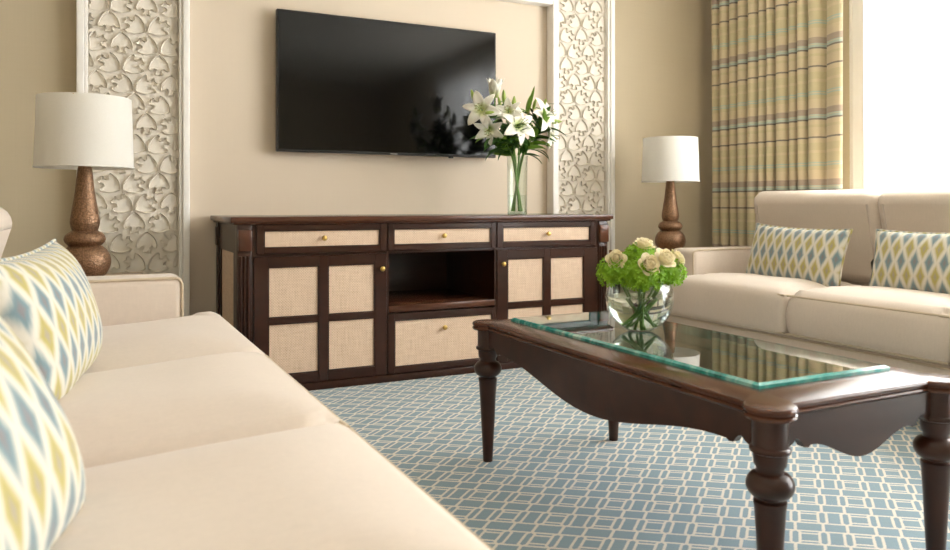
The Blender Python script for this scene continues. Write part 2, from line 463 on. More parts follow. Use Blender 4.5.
for sx in (-1, 1):
    bm = B()
    xa, xb = sorted((sx*HX, sx*(HX-.07)))
    box(bm, xa+.004, xb-.004, -.002, .06, .036, .79, .003)
    obj('corner_post', bm, M['wood'], cab)
    pst = [c for c in cab.children][-1]
    bm = B(); box(bm, xa+.006, xb-.002, -.016, .064, .668, .768, .007, 2); obj('post_block', bm, M['woodtop'], pst)
    bm = B()
    for k in range(3):
        cx = xa+.018+k*.017
        tube(bm, [(cx, -.004, .06), (cx, -.004, .645)], .0065, 10)
    obj('reeding', bm, M['wood'], pst)
    bm = B(); xa, xb = sorted((sx*HX, sx*(HX-.03)))
    box(bm, xa, xb, CD-.07, CD-.006, .036, .79, .003); box(bm, xa-.006*(sx < 0), xb+.006*(sx > 0), CD-.066, CD-.01, .668, .768, .006)
    obj('rear_post', bm, M['wood'], cab)
    bm = B(); xa, xb = sorted((sx*(HX-.008), sx*(HX-.026)))
    for q in ((.05, CD-.06, .036, .11), (.05, CD-.06, .655, .79), (.05, .13, .1, .66), (CD-.13, CD-.06, .1, .66)): box(bm, xa, xb, *q)
    s = obj('side_panel', bm, M['wood'], cab)
    xa, xb = sorted((sx*(HX-.013), sx*(HX-.022)))
    obj('cane_panel', boxm(xa, xb, .12, CD-.12, .1, .66), M['cane'], s)
def framed(bm, x0, x1, z0, z1, px, pz, y0=-.004, y1=.02):
    """front frame with openings px (list of x spans) by pz (z spans)"""
    xs = [x0] + [v for p in px for v in p] + [x1]; zs = [z0] + [v for p in pz for v in p] + [z1]
    for i in range(0, len(xs), 2): box(bm, xs[i], xs[i+1], y0, y1, z0, z1, .002, 1)
    for i in range(0, len(zs), 2):
        for p in px: box(bm, p[0]-.001, p[1]+.001, y0+.0005, y1, zs[i], zs[i+1], .002, 1)
    for p in px:                              # small inner bead
        for q in pz:
            for a, b, c, d in ((p[0], p[1], q[0], q[0]+.005), (p[0], p[1], q[1]-.005, q[1]), (p[0], p[0]+.005, q[0], q[1]), (p[1]-.005, p[1], q[0], q[1])):
                box(bm, a, b, y0+.003, y1, c, d)
def knob(parent, x, z, y=-.004):
    bm = B(); lathe(bm, smooth_prof([(.005, 0), (.0055, .006), (.009, .011), (.0125, .017), (.0115, .023), (.006, .0265), (0, .0272)], 4), 20)
    bmesh.ops.transform(bm, matrix=Matrix.Translation((x, y, z)) @ Matrix.Rotation(PI/2, 4, 'X'), verts=bm.verts[:])
    obj('knob', bm, M['brass'], parent)
def X(v): return v-1.625
for x0, x1, p0, p1 in ((.682, 1.314, .716, 1.281), (1.322, 1.928, 1.352, 1.900), (1.936, 2.568, 1.970, 2.535)):
    bm = B(); framed(bm, X(x0), X(x1), .653, .788, [(X(p0), X(p1))], [(.680, .762)])
    d = obj('drawer', bm, M['wood'], cab)
    obj('cane_panel', boxm(X(p0)-.004, X(p1)+.004, .006, .014, .676, .766), M['cane'], d)
    knob(d, X((x0+x1)/2), .722, .006)
for x0, x1, px, kx in ((.670, 1.314, [(.735, .974), (1.018, 1.254)], 1.287), (1.936, 2.580, [(1.999, 2.226), (2.268, 2.492)], 1.966)):
    px = [(X(a), X(b)) for a, b in px]; pz = [(.086, .327), (.354, .592)]
    bm = B(); framed(bm, X(x0), X(x1), .04, .64, px, pz)
    d = obj('door', bm, M['wood'], cab)
    for p in px:
        for q in pz: obj('cane_panel', boxm(p[0]-.004, p[1]+.004, .006, .014, q[0]-.004, q[1]+.004), M['cane'], d)
    knob(d, X(kx), .566)
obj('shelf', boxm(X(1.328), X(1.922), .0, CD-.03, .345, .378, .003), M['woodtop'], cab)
bm = B(); framed(bm, X(1.322), X(1.928), .04, .338, [(X(1.356), X(1.908))], [(.070, .305)])
d = obj('deep_drawer', bm, M['wood'], cab)
obj('cane_panel', boxm(X(1.352), X(1.912), .006, .014, .066, .309), M['cane'], d); knob(d, X(1.628), .252, .006)

# ------------------------------------------------------------------ coffee table
ct = thing('coffee_table', 'dark mahogany coffee table with turned legs and glass inlay on the patterned carpet', 'table', (0, 0, 0))
LX, LY = (1.222, 1.752), (1.122, 2.352); EX0, EX1, EY0, EY1 = 1.197, 1.777, 1.108, 2.372
def top_outline(off=0.0, rl=.052):
    pts = []; r = rl+off
    for cx, cy, sx, sy in ((LX[0], LY[0], -1, -1), (LX[1], LY[0], 1, -1), (LX[1], LY[1], 1, 1), (LX[0], LY[1], -1, 1)):
        ex = (EX1 if sx > 0 else EX0)+sx*off; ey = (EY1 if sy > 0 else EY0)+sy*off
        # arc of the lobe measured from the two edges it meets
        dx = sx*(ex-cx); dy = sy*(ey-cy)
        a1 = math.asin(max(-1, min(1, dy/r))); a2 = math.acos(max(-1, min(1, dx/r)))
        arc = [(cx+sx*r*math.cos(a), cy+sy*r*math.sin(a)) for a in [(PI-a1)+(-a2-(PI-a1))*k/24 for k in range(25)]]
        # a1: on the y edge side ; a2 : on the x edge side
        arc = [(arc[0][0]-sx*.016, ey)] + arc + [(ex, arc[-1][1]-sy*.016)]
        if (sx, sy) in ((-1, -1), (1, 1)): arc = arc[::-1]
        pts += arc
        nxt = {(-1, -1): 'b', (1, -1): 'r', (1, 1): 't', (-1, 1): 'l'}[(sx, sy)]
    return pts
bm = B()
hole = [(1.298, 1.222), (1.736, 1.222), (1.736, 2.330), (1.298, 2.330)]
lay = [(-.010, .452), (-.002, .454), (.0015, .459), (.0, .4635), (-.004, .4655), (-.004, .468), (.001, .470), (.0015, .474), (-.001, .4785), (-.004, .480)]
rings = []
for off, z in lay:
    rings.append([bm.verts.new((x, y, z)) for x, y in top_outline(off)])
n = len(rings[0])
for A, D in zip(rings, rings[1:]):
    for k in range(n): bm.faces.new((A[k], A[(k+1) % n], D[(k+1) % n], D[k]))
h0 = [bm.verts.new((x, y, .452)) for x, y in hole]; h1 = [bm.verts.new((x, y, .480)) for x, y in hole]
for k in range(4): bm.faces.new((h0[k], h0[(k+1) % 4], h1[(k+1) % 4], h1[k]))
for ring, h in ((rings[0], h0), (rings[-1], h1)):
    es = []
    for L in (ring, h):
        for k in range(len(L)):
            e = bm.edges.get((L[k], L[(k+1) % len(L)])); es.append(e)
    bmesh.ops.triangle_fill(bm, edges=es, use_beauty=True, use_dissolve=False)
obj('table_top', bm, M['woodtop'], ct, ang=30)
obj('inner_panel', boxm(1.296, 1.738, 1.22, 2.332, .440, .458), M['wooddark'], ct)
# glass: a slab with a bevelled, sea green edge
gx0, gx1, gy0, gy1 = 1.300, 1.734, 1.224, 2.328
bm = B(); gi = .008
v = [bm.verts.new((x, y, .4915)) for x, y in ((gx0+gi, gy0+gi), (gx1-gi, gy0+gi), (gx1-gi, gy1-gi), (gx0+gi, gy1-gi))]
bm.faces.new(v)
v = [bm.verts.new((x, y, .4595)) for x, y in ((gx0, gy0), (gx1, gy0), (gx1, gy1), (gx0, gy1))]; bm.faces.new(v[::-1])
gl = obj('glass_top', bm, M['tableglass'], ct, smooth=False)
bm = B()
A = [[bm.verts.new((x, y, z)) for x, y in ((gx0+i, gy0+i), (gx1-i, gy0+i), (gx1-i, gy1-i), (gx0+i, gy1-i))] for i, z in ((0, .4595), (0, .4865), (gi, .4915))]
for P, Q in zip(A, A[1:]):
    for k in range(4): bm.faces.new((P[k], P[(k+1) % 4], Q[(k+1) % 4], Q[k]))
o = obj('bevelled_edge', bm, M['edge'], gl, smooth=False); o['label'] = 'sea green bevelled edge of the glass'
# aprons
def apron(p0, p1, prof, nrm):
    """prof: (t 0..1, z bottom); nrm: outward unit vector"""
    bm = B(); p0 = Vector(p0); p1 = Vector(p1); nrm = Vector(nrm); F = []; K = []
    zt = .4525
    for t, zb in prof:
        p = p0.lerp(p1, t)
        F.append((p+nrm*.009, zb, zt)); K.append((p-nrm*.009, zb, zt))
    vf = [[bm.verts.new((p.x, p.y, z)) for z in (zb, zt)] for p, zb, zt in F]
    vk = [[bm.verts.new((p.x, p.y, z)) for z in (zb, zt)] for p, zb, zt in K]
    for i in range(len(F)-1):
        bm.faces.new((vf[i][0], vf[i+1][0], vf[i+1][1], vf[i][1])); bm.faces.new((vk[i+1][0], vk[i][0], vk[i][1], vk[i+1][1]))
        bm.faces.new((vf[i][0], vk[i][0], vk[i+1][0], vf[i+1][0])); bm.faces.new((vf[i][1], vf[i+1][1], vk[i+1][1], vk[i][1]))
    for i in (0, -1): bm.faces.new((vf[i][0], vf[i][1], vk[i][1], vk[i][0]))
    obj('apron', bm, M['wood'], ct, ang=35)
def scallop(L, notch, belly, zj, zn):
    """half profile mirrored: leg joint, arch notch, point, belly"""
    h = []
    for k in range(9):
        t = k/8; h.append((notch*t, zj + (zn-zj)*math.sin(PI*min(1, t*1.0)*.5) if t < .6 else zj+(zn-zj)*math.sin(PI*.5*1.0)*(1-((t-.6)/.4)**2*.75)))
    zp = h[-1][1]
    h.append((notch+.012, zp-.002)); h.append((notch+.02, zp+.003))
    m = 14
    for k in range(1, m+1):
        t = k/m; h.append((notch+.02+(L/2-notch-.02)*t, zp+.003-(zp+.003-belly)*(1-math.cos(PI*t))/2))
    h = [(x/L, z) for x, z in h]
    return h + [(1-x, z) for x, z in h[-2::-1]]
pl = scallop(LY[1]-LY[0]-.05, .062, .312, .376, .402); ps = scallop(LX[1]-LX[0]-.05, .062, .340, .376, .405)
apron((LX[0]-.004, LY[0]+.025, 0), (LX[0]-.004, LY[1]-.025, 0), pl, (-1, 0, 0)); apron((LX[1]+.004, LY[0]+.025, 0), (LX[1]+.004, LY[1]-.025, 0), pl, (1, 0, 0))
apron((LX[0]+.025, LY[0], 0), (LX[1]-.025, LY[0], 0), ps, (0, -1, 0)); apron((LX[0]+.025, LY[1], 0), (LX[1]-.025, LY[1], 0), ps, (0, 1, 0))
legp = [(.012, 0), (.0165, .001), (.0175, .02), (.0225, .12), (.0275, .22), (.031, .272), (.0325, .281), (.0325, .286), (.026, .289), (.026, .292)]
bulb = [(.028+.0195*math.sin(PI*t)**.6, .293+.052*t) for t in [k/12 for k in range(13)]]
ring = [(.028, .346), (.027, .352), (.032, .360), (.0335, .376), (.0335, .383), (.040, .386), (.041, .390), (.040, .394), (.0355, .397), (.0355, .4525)]
for x in LX:
    for y in LY:
        bm = B(); lathe(bm, legp+bulb+ring, 36, (x, y, 0)); obj('leg', bm, M['wood'], ct, ang=50)

# ------------------------------------------------------------------ soft furniture
def cushion_mesh(bm, cells_x, cells_y, inside, thick, crown, edge_bulge=.012, step=.045, wob=.004, seed=0):
    """upholstered slab, top at z=thick(+crown); outline from a predicate on grid cells. returns ordered outline"""
    rnd = random.Random(seed); ph = [rnd.uniform(0, 6.28) for _ in range(4)]
    def div(br):
        o = []
        for a, b in zip(br, br[1:]):
            k = max(1, round((b-a)/step)); o += [a+(b-a)*i/k for i in range(k)]
        return o+[br[-1]]
    xs, ys = div(cells_x), div(cells_y)
    cell = {(i, j): inside((xs[i]+xs[i+1])/2, (ys[j]+ys[j+1])/2) for i in range(len(xs)-1) for j in range(len(ys)-1)}
    on = lambda i, j: cell.get((i, j), False)
    # boundary edges, directed with the solid on the left
    nx = {}
    for (i, j), v in cell.items():
        if not v: continue
        if not on(i, j-1): nx[(i, j)] = (i+1, j)
        if not on(i+1, j): nx[(i+1, j)] = (i+1, j+1)
        if not on(i, j+1): nx[(i+1, j+1)] = (i, j+1)
        if not on(i-1, j): nx[(i, j+1)] = (i, j)
    st = next(iter(nx)); loop = [st]; k = nx[st]
    while k != st: loop.append(k); k = nx[k]
    bp = [Vector((xs[i], ys[j])) for i, j in loop]
    def dist(p):
        d = 9
        for a, b in zip(bp, bp[1:]+bp[:1]):
            ab = b-a; t = max(0, min(1, (p-a).dot(ab)/max(ab.length_squared, 1e-12))); d = min(d, (p-a-ab*t).length)
        return d
    top, bot = {}, {}
    lp = set(loop)
    for i in range(len(xs)):
        for j in range(len(ys)):
            if on(i, j) or on(i-1, j) or on(i, j-1) or on(i-1, j-1):
                p = Vector((xs[i], ys[j])); d = dist(p); t = min(1, d/.24); s = 1-(1-t)**2.2
                w = wob*math.sin(p.x*9+ph[0])*math.sin(p.y*8+ph[1])*t
                top[i, j] = bm.verts.new((p.x, p.y, thick+crown*s+w)); bot[i, j] = bm.verts.new((p.x, p.y, 0))
    for (i, j), v in cell.items():
        if v:
            q = ((i, j), (i+1, j), (i+1, j+1), (i, j+1))
            bm.faces.new([top[k] for k in q]); bm.faces.new([bot[k] for k in q[::-1]])
    mid = []
    N = len(loop)
    for k in range(N):
        a, b, c = bp[k-1], bp[k], bp[(k+1) % N]; t = (c-a).normalized(); nrm = Vector((t.y, -t.x))
        mid.append(bm.verts.new((b.x+nrm.x*edge_bulge, b.y+nrm.y*edge_bulge, thick*.52)))
    for k in range(N):
        k2 = (k+1) % N
        bm.faces.new((mid[k], mid[k2], top[loop[k2]], top[loop[k]])); bm.faces.new((bot[loop[k]], bot[loop[k2]], mid[k2], mid[k]))
    return bp
def soften(o, w, seg=4, ang=45):
    b = o.modifiers.new('soft_edge', 'BEVEL'); b.width = w; b.segments = seg; b.limit_method = 'ANGLE'; b.angle_limit = R(ang)
    return o
def rim(bp, z, off, every=1):
    N = len(bp); out = []
    for k in range(N):
        a, b, c = bp[k-1], bp[k], bp[(k+1) % N]; t = (c-a).normalized(); out.append((b.x+t.y*off, b.y-t.x*off, z))
    return out
SEAT = .268
def make_sofa(label, loc, rz, widths, aw=.18, set_back=.15, lean=13, bx=-.725, bh=.47):
    """front at local x=0 facing +x, centred on y"""
    t = thing('sofa', label, 'sofa', loc, rz, 'cream sofas')
    L = sum(widths); h = L/2; D = .95
    obj('base', boxm(-D, -.02, -h-aw+.01, h+aw-.01, .07, SEAT+.004, .015, 3), M['linen'], t)
    bm = B(); tube(bm, [(-.028, -h-aw+.014, SEAT-.012), (-.018, -h-aw+.03, SEAT-.012), (-.018, h+aw-.03, SEAT-.012), (-.028, h+aw-.014, SEAT-.012)], .005, 6)
    obj('base_piping', bm, M['pipe'], t)
    for sy in (-1, 1):
        for x in (-.09, -D+.09):
            y = sy*(h+aw-.09)
            bm = B(); lathe(bm, [(.02, 0), (.028, .075)], 16, (x, y, 0)); obj('leg', bm, M['metalleg'], t)
        y0, y1 = sorted((sy*h, sy*(h+aw)))
        bm = B(); box(bm, -D+.02, -set_back, y0, y1, SEAT-.1, .628, .03, 4)
        a = obj('arm', bm, M['linen'], t)
        for yy, nm in ((y0, 1), (y1, -1)):
            e = .006; ins = -.0075 if True else 0
            bm = B(); q = yy+.007*nm
            P = [(-D+.05, q, .628-.007)] + [(-set_back-.034+.029*math.sin(k*PI/10), q, .628-.034+.029*math.cos(k*PI/10)) for k in range(6)] + [(-set_back-.006, q, SEAT+.02)]
            tube(bm, P, .0055, 6); obj('arm_piping', bm, M['pipe'], a)
    obj('back_frame', boxm(-D, -D+.17, -h-aw+.02, h+aw-.02, SEAT-.15, .84, .03, 4), M['linen'], t)
    y = -h
    for k, w in enumerate(widths):
        y0, y1 = y+.003, y+w-.003; e0 = y0-aw*.93 if k == 0 else y0; e1 = y1+aw*.93 if k == len(widths)-1 else y1
        sb = -set_back+.012
        bm = B()
        ys = sorted({e0, y0, y1, e1})
        bp = cushion_mesh(bm, [-.74, sb, 0], ys, lambda px, py: (y0 < py < y1) or px > sb, .200, .056, seed=k)
        c = soften(obj('seat_cushion', bm, M['linen'], t, ang=180), .045)
        c.location = (.012, 0, SEAT); c.rotation_euler = (0, R(-3.2), 0)
        bm = B(); tube(bm, rim(bp, .200-.0108, -.0108), .006, 6, True); obj('piping', bm, M['pipe'], c)
        bm = B(); tube(bm, rim(bp, .012, -.012), .0055, 6, True); obj('piping', bm, M['pipe'], c)
        # back cushion: built lying down, then stood up and leant back
        bm = B(); W = w+(.03 if k in (0, len(widths)-1) else -.008); H = bh
        bp = cushion_mesh(bm, [0, H], [-W/2, W/2], lambda a, b: True, .14, .060, edge_bulge=.018, seed=k+7, wob=.008)
        bc = soften(obj('back_cushion', bm, M['linen'], t, ang=180), .055)
        tilt = R(90-lean)
        bc.matrix_local = Matrix.Translation((bx, y+w/2+(.02 if k == len(widths)-1 else -.02 if k == 0 else 0), .470)) @ Matrix.Rotation(-tilt, 4, 'Y') @ Matrix.Rotation(0, 4, 'X')
        bm = B(); tube(bm, rim(bp, .14-.015, -.015), .0055, 6, True); obj('piping', bm, M['pipe'], bc)
        y += w
    return t
LSY1 = 2.89
make_sofa('cream linen sofa in the left foreground, seat stretching towards the cabinet', (.445, LSY1-1.48, 0), 0, [.74]*4, lean=17, bx=-.775, bh=.395)
make_sofa('cream linen sofa below the bright window on the right, behind the coffee table', (2.90, 3.35-1.1625, 0), PI, [.775]*3)

def pillow(label, loc, face, tilt, hw=.30, hh=.16, T=.062, roll=0, yaw=0, uvo=(0, 0)):
    bm = B(); NU, NV = 36, 22; uvl = bm.loops.layers.uv.new('uv'); pos = {}
    def pt(i, j, s):
        u = -1+2*i/NU; v = -1+2*j/NV
        x = hw*u*(1-.05*(1-v*v)*abs(u)**3); y = hh*v*(1-.09*(1-u*u)*abs(v)**3)
        th = T*max(0, (1-abs(u)**3.2))**.55*max(0, (1-abs(v)**2.4))**.6
        th *= 1+.05*math.sin(5*u+2*v+loc[1]*7)
        return Vector((x, y, s*(th+.0015)))
    for s in (1, -1):
        g = [[bm.verts.new(pt(i, j, s)) for j in range(NV+1)] for i in range(NU+1)]
        for i in range(NU):
            for j in range(NV):
                q = [(i, j), (i+1, j), (i+1, j+1), (i, j+1)]
                f = bm.faces.new([g[a][b] for a, b in (q if s > 0 else q[::-1])])
                for lp, (a, b) in zip(f.loops, (q if s > 0 else q[::-1])):
                    c = pt(a, b, s); lp[uvl].uv = (c.x+uvo[0]+5, (-1+2*b/NV)*hh+uvo[1]+5)
    bmesh.ops.remove_doubles(bm, verts=bm.verts[:], dist=.0031)
    o = obj('throw_pillow', bm, M['ikat'], None, ang=180)
    edge = [(i, 0) for i in range(NU)] + [(NU, j) for j in range(NV)] + [(i, NV) for i in range(NU, 0, -1)] + [(0, j) for j in range(NV, 0, -1)]
    bm = B(); uvl = bm.loops.layers.uv.new('uv')
    tube(bm, [pt(i, j, 0) for i, j in edge], .0048, 6, True)
    for f in bm.faces:
        for lp in f.loops: lp[uvl].uv = (lp.vert.co.x+5, lp.vert.co.y+5)
    obj('piping', bm, M['ikat'], o)
    n = Vector((face*math.cos(tilt), 0, math.sin(tilt))); hv = Vector((-face*math.sin(tilt), 0, math.cos(tilt))); w = hv.cross(n)
    m = Matrix((w, hv, n)).transposed().to_4x4()
    o.matrix_world = Matrix.Translation(loc) @ Matrix.Rotation(yaw, 4, 'Z') @ m @ Matrix.Rotation(roll, 4, 'Z')
    return tag(o, label, 'pillow', 'ikat diamond lumbar pillows')
pillow('blue and yellow ikat pillow on the left sofa, farther one below the hammered lamp', (-.092, 1.97, .618), 1, R(15), .335, .17, .088, R(1), R(-9))
pillow('blue and yellow ikat pillow on the left sofa, nearest, cut off by the left edge', (-.140, .89, .625), 1, R(25), .29, .165, .075, 0, R(-13), (.035, .0625))
pillow('mustard and grey diamond ikat pillow on the right sofa, whole, nearer the far arm', (3.325, 2.89, .612), -1, R(15), .315, .160, .058, R(-1.5), R(-1), (0, .0625))
pillow('mustard and grey diamond ikat pillow on the right sofa, cut off by the right edge', (3.315, 2.12, .614), -1, R(15), .305, .158, .06, R(1), R(2), (.02, .0625))

# ------------------------------------------------------------------ side tables and lamps
def side_table(label, x0, x1, y0, y1, zt):
    t = thing('side_table', label, 'side table', ((x0+x1)/2, (y0+y1)/2, 0), 0, 'side tables carrying the lamps')
    a, b = (x1-x0)/2, (y1-y0)/2
    obj('table_top', boxm(-a, a, -b, b, zt-.022, zt, .004), M['sidewood'], t)
    bm = B()
    box(bm, -a+.03, a-.03, -b+.025, -b+.043, zt-.09, zt-.022); box(bm, -a+.03, a-.03, b-.043, b-.025, zt-.09, zt-.022)
    box(bm, -a+.025, -a+.043, -b+.03, b-.03, zt-.09, zt-.022); box(bm, a-.043, a-.025, -b+.03, b-.03, zt-.09, zt-.022)
    obj('apron', bm, M['wood'], t)
    for sx in (-1, 1):
        for sy in (-1, 1): obj('leg', boxm(sx*(a-.035)-.018, sx*(a-.035)+.018, sy*(b-.035)-.018, sy*(b-.035)+.018, 0, zt-.022, .004), M['wood'], t)
side_table('wooden side table under the hammered lamp, tucked behind the left sofa arm', -.30, .20, 3.13, 3.60, .592)
side_table('wooden side table under the lamp in the window corner beside the right sofa', 2.98, 3.50, 3.56, 4.05, .592)
def lamp(label, x, y, z):
    t = thing('table_lamp', label, 'lamp', (x, y, z), 0, 'table lamps with drum shades')
    bm = B()
    p = smooth_prof([(.056, 0), (.075, .014), (.090, .042), (.0935, .070), (.084, .103), (.062, .126)], 5)[:-1] + \
        smooth_prof([(.058, .128), (.071, .142), (.0745, .157), (.066, .174), (.048, .186)], 5)[:-1] + \
        smooth_prof([(.046, .188), (.051, .203), (.0535, .222), (.049, .255), (.037, .33), (.0265, .425), (.024, .44)], 5)
    lathe(bm, p, 48); obj('lamp_base', bm, M['bronze'], t)
    bm = B(); tube(bm, [(0, 0, .435), (0, 0, .69)], .006, 10); lathe(bm, [(.016, .45), (.016, .51)], 16)
    obj('stem', bm, M['brass'], t)
    bm = B(); r1, r0, za, zb = .168, .177, .708, .433
    lathe(bm, [(r0, zb), (r1, za), (r1-.003, za), (r0-.003, zb), (r0, zb)], 64, close=False)
    bmesh.ops.remove_doubles(bm, verts=bm.verts[:], dist=1e-5)
    s = obj('lamp_shade', bm, M['shade'], t)
    bm = B()
    for rr, zz in ((r0, zb+.003),): tube(bm, [(rr*math.cos(a*PI/32), rr*math.sin(a*PI/32), zz) for a in range(64)], .003, 6, True)
    obj('trim_band', bm, M['shade'], s)
    bm = B()
    for k in range(3): tube(bm, [(0, 0, .685), (r1*math.cos(k*2.094+.3), r1*math.sin(k*2.094+.3), .704)], .002, 6)
    obj('spider', bm, M['brass'], s)
    bm = B(); lathe(bm, smooth_prof([(.012, .51), (.02, .54), (.03, .57), (.026, .60), (0, .612)], 4), 20); obj('bulb', bm, M['shade'], t)
lamp('hammered bronze table lamp with white drum shade, before the left carved panel', -.02, 3.40, .592)
lamp('bronze table lamp with white drum shade beside the plaid drapes in the corner', 3.262, 3.79, .592)

# ------------------------------------------------------------------ window textiles
def drape(name, y0, y1, x, z0, z1, folds, amp, mat, seed, flat=0.0, nz=14, lean=0.0, deep=False):
    rnd = random.Random(seed); bm = B(); path = []
    L = y1-y0-flat; jit = [rnd.uniform(.7, 1.2) for _ in range(folds+2)]
    if deep:                                   # rounded pleats with a narrow deep gap between them
        tot = sum(jit[:folds]); yy = y1
        for f in range(folds):
            W = L*jit[f]/tot; D = amp*rnd.uniform(.85, 1.1)
            path += [(x+.035, yy), (x+.01, yy-.07*W)]
            for q in range(13):
                a = PI*q/12; path.append((x-.012-D*math.sin(a)**.7, yy-W*.5+W*.40*math.cos(a)))
            path += [(x+.01, yy-.93*W)]; yy -= W
    else:
        n = folds*14
        for k in range(n+1):
            t = k/n; ph = t*folds*2*PI; f = t*folds; i = int(f); fr = f-i; am = amp*(jit[i]*(1-fr)+jit[i+1]*fr)
            path.append((x+am*math.cos(ph), y1-t*L+.014*math.sin(2*ph)*amp/.05))
    if flat:
        x_end = path[-1][0]
        for k in range(1, 8): path.append((x-.055+.02*math.cos(k*.6), y0+flat-.01-flat*k/7))
    g = []
    for j in range(nz+1):
        q = j/nz; z = z0+(z1-z0)*q
        g.append([bm.verts.new((px+.012*math.sin(3*q+i*.05)*(1-q), py+lean*(1-q)*(1 if i > len(path)*.8 else .3), z)) for i, (px, py) in enumerate(path)])
    for j in range(nz):
        for i in range(len(path)-1): bm.faces.new((g[j][i], g[j][i+1], g[j+1][i+1], g[j+1][i]))
    o = obj(name, bm, mat, None, ang=180)
    return o
dr = drape('window_drape', 3.075, 4.15, 3.99, .015, 2.62, 11, .062, M['plaid'], 3, .15, deep=True)
sd = dr.modifiers.new('cloth', 'SOLIDIFY'); sd.thickness = .003
tag(dr, 'pleated tan plaid drape hanging in the corner beside the window', 'curtain')
sh = drape('sheer_curtain', -1.0, 3.16, 4.085, .02, 2.62, 46, .018, M['sheer'], 8, 0, 6)
tag(sh, 'white sheer curtain glowing across the window behind the right sofa', 'curtain')
bm = B(); tube(bm, [(4.03, -1.05, 2.65), (4.03, 4.25, 2.65)], .014, 12)
rod = obj('curtain_rod', bm, M['white']); tag(rod, 'white curtain rod above the plaid drape and sheer', 'curtain rod')

# ------------------------------------------------------------------ lilies on the cabinet
VX, VY, VZ = 2.162, 3.80, .825
vs = thing('glass_vase', 'tall clear cylinder vase of lilies on the dark cabinet', 'vase', (VX, VY, VZ))
bm = B(); lathe(bm, [(.0, .016), (.050, .016), (.052, .03), (.055, .325), (.058, .332), (.061, .332), (.0585, .32), (.056, .02), (.054, .002), (0, .002)], 48, close=False); obj('glass_wall', bm, M['vase'], vs)
bm = B(); lathe(bm, [(.0, .0), (.054, .0), (.0555, .012), (.052, .016), (0, .016)], 48, close=False); obj('glass_foot', bm, M['vasebase'], vs)

def frame_of(d, up=Vector((0, 0, 1))):
    d = Vector(d).normalized()
    s = d.cross(up)
    if s.length < 1e-3: s = Vector((1, 0, 0))
    s.normalize(); u = s.cross(d).normalized()
    return s, u, d
def blade(bm, base, d, length, width, curl, side_up, cup=.25, n=7, uvl=None, blunt=False):
    """a petal or leaf: starts at base along d, bends towards -side_up by curl radians"""
    base = Vector(base); d = Vector(d).normalized(); nrm = Vector(side_up) - d*Vector(side_up).dot(d); nrm.normalize()
    sd = d.cross(nrm).normalized(); p = base.copy(); rows = []
    for k in range(n+1):
        t = k/n; w = width*(math.sin(PI*min(1, (.12+.88*t)**.85))**.8)*(1 if t < .999 else .02)
        if blunt: w = width*(.4+.6*min(1, t*1.7))*max(.1, 1-t**5)**.5
        rows.append([p-sd*w+nrm*w*cup, p-sd*w*.5+nrm*w*cup*.25, p.copy(), p+sd*w*.5+nrm*w*cup*.25, p+sd*w+nrm*w*cup])
        a = curl/n
        rot = Matrix.Rotation(-a, 3, sd); d = rot @ d; nrm = rot @ nrm
        p = p + d*length/n
    V = [[bm.verts.new(q) for q in r] for r in rows]
    for k in range(n):
        for j in range(4):
            f = bm.faces.new((V[k][j], V[k][j+1], V[k+1][j+1], V[k+1][j]))
            if uvl:
                for lp, (kk, jj) in zip(f.loops, ((k, j), (k, j+1), (k+1, j+1), (k+1, j))): lp[uvl].uv = (jj/4, kk/n)
def bud_mesh(c0, d, L, r):
    bm = B(); s, u, d = frame_of(d); c0 = Vector(c0); rings = []; n = 9; N = 12
    for k in range(n+1):
        t = k/n; rr = r*(math.sin(PI*(.08+.88*t))**.7)*(1-.25*t)
        rings.append([bm.verts.new(c0+d*L*t+(s*math.cos(2*PI*j/N)+u*math.sin(2*PI*j/N))*rr*(1+.12*math.cos(3*2*PI*j/N))) for j in range(N)])
    for A, D in zip(rings, rings[1:]):
        for j in range(N): bm.faces.new((A[j], A[(j+1) % N], D[(j+1) % N], D[j]))
    bm.faces.new(rings[0][::-1]); bm.faces.new(rings[-1]); return bm
def bloom(parent, c, d, size, openness=1.0, rot=0.0):
    bm = B(); uvl = bm.loops.layers.uv.new('uv'); s, u, d = frame_of(d); c = Vector(c)
    for k in range(6):
        a = rot+k*PI/3; rad = s*math.cos(a)+u*math.sin(a); inner = k % 2
        dirn = d*(1.25-.45*openness)+rad*(.35+.55*openness)
        blade(bm, c-d*size*.25+rad*.004, dirn, size*1.12, size*(.30 if inner else .23), 1.15*openness, d-rad*.2, .25, 8, uvl)
    b = obj('bloom', bm, M['lily'], parent, ang=180)
    sd = b.modifiers.new('petal', 'SOLIDIFY'); sd.thickness = .0012
    if openness > .7:
        bm = B()
        for k in range(6):
            a = k*PI/3+.5; rad = s*math.cos(a)+u*math.sin(a); e = c+d*size*.5+rad*size*.17
            tube(bm, [c-d*size*.15, c+d*size*.2+rad*size*.06, e], .0011, 5)
        obj('stamens', bm, M['stem'], b)
        bm = B()
        for k in range(6):
            a = k*PI/3+.5; rad = s*math.cos(a)+u*math.sin(a); e = c+d*size*.5+rad*size*.17
            tube(bm, [e-s*.006, e+s*.006], .002, 6)
        obj('anthers', bm, M['anther'], b)
def at(dx, dz, dy=0):
    if dz > .34: dx, dz = dx*1.15, .33+(dz-.33)*1.13
    return _at(dx, dz, dy)
def _at(dx, dz, dy=0):    # offsets in metres around the vase axis
    return Vector((VX+dx, VY+dy, VZ+dz))
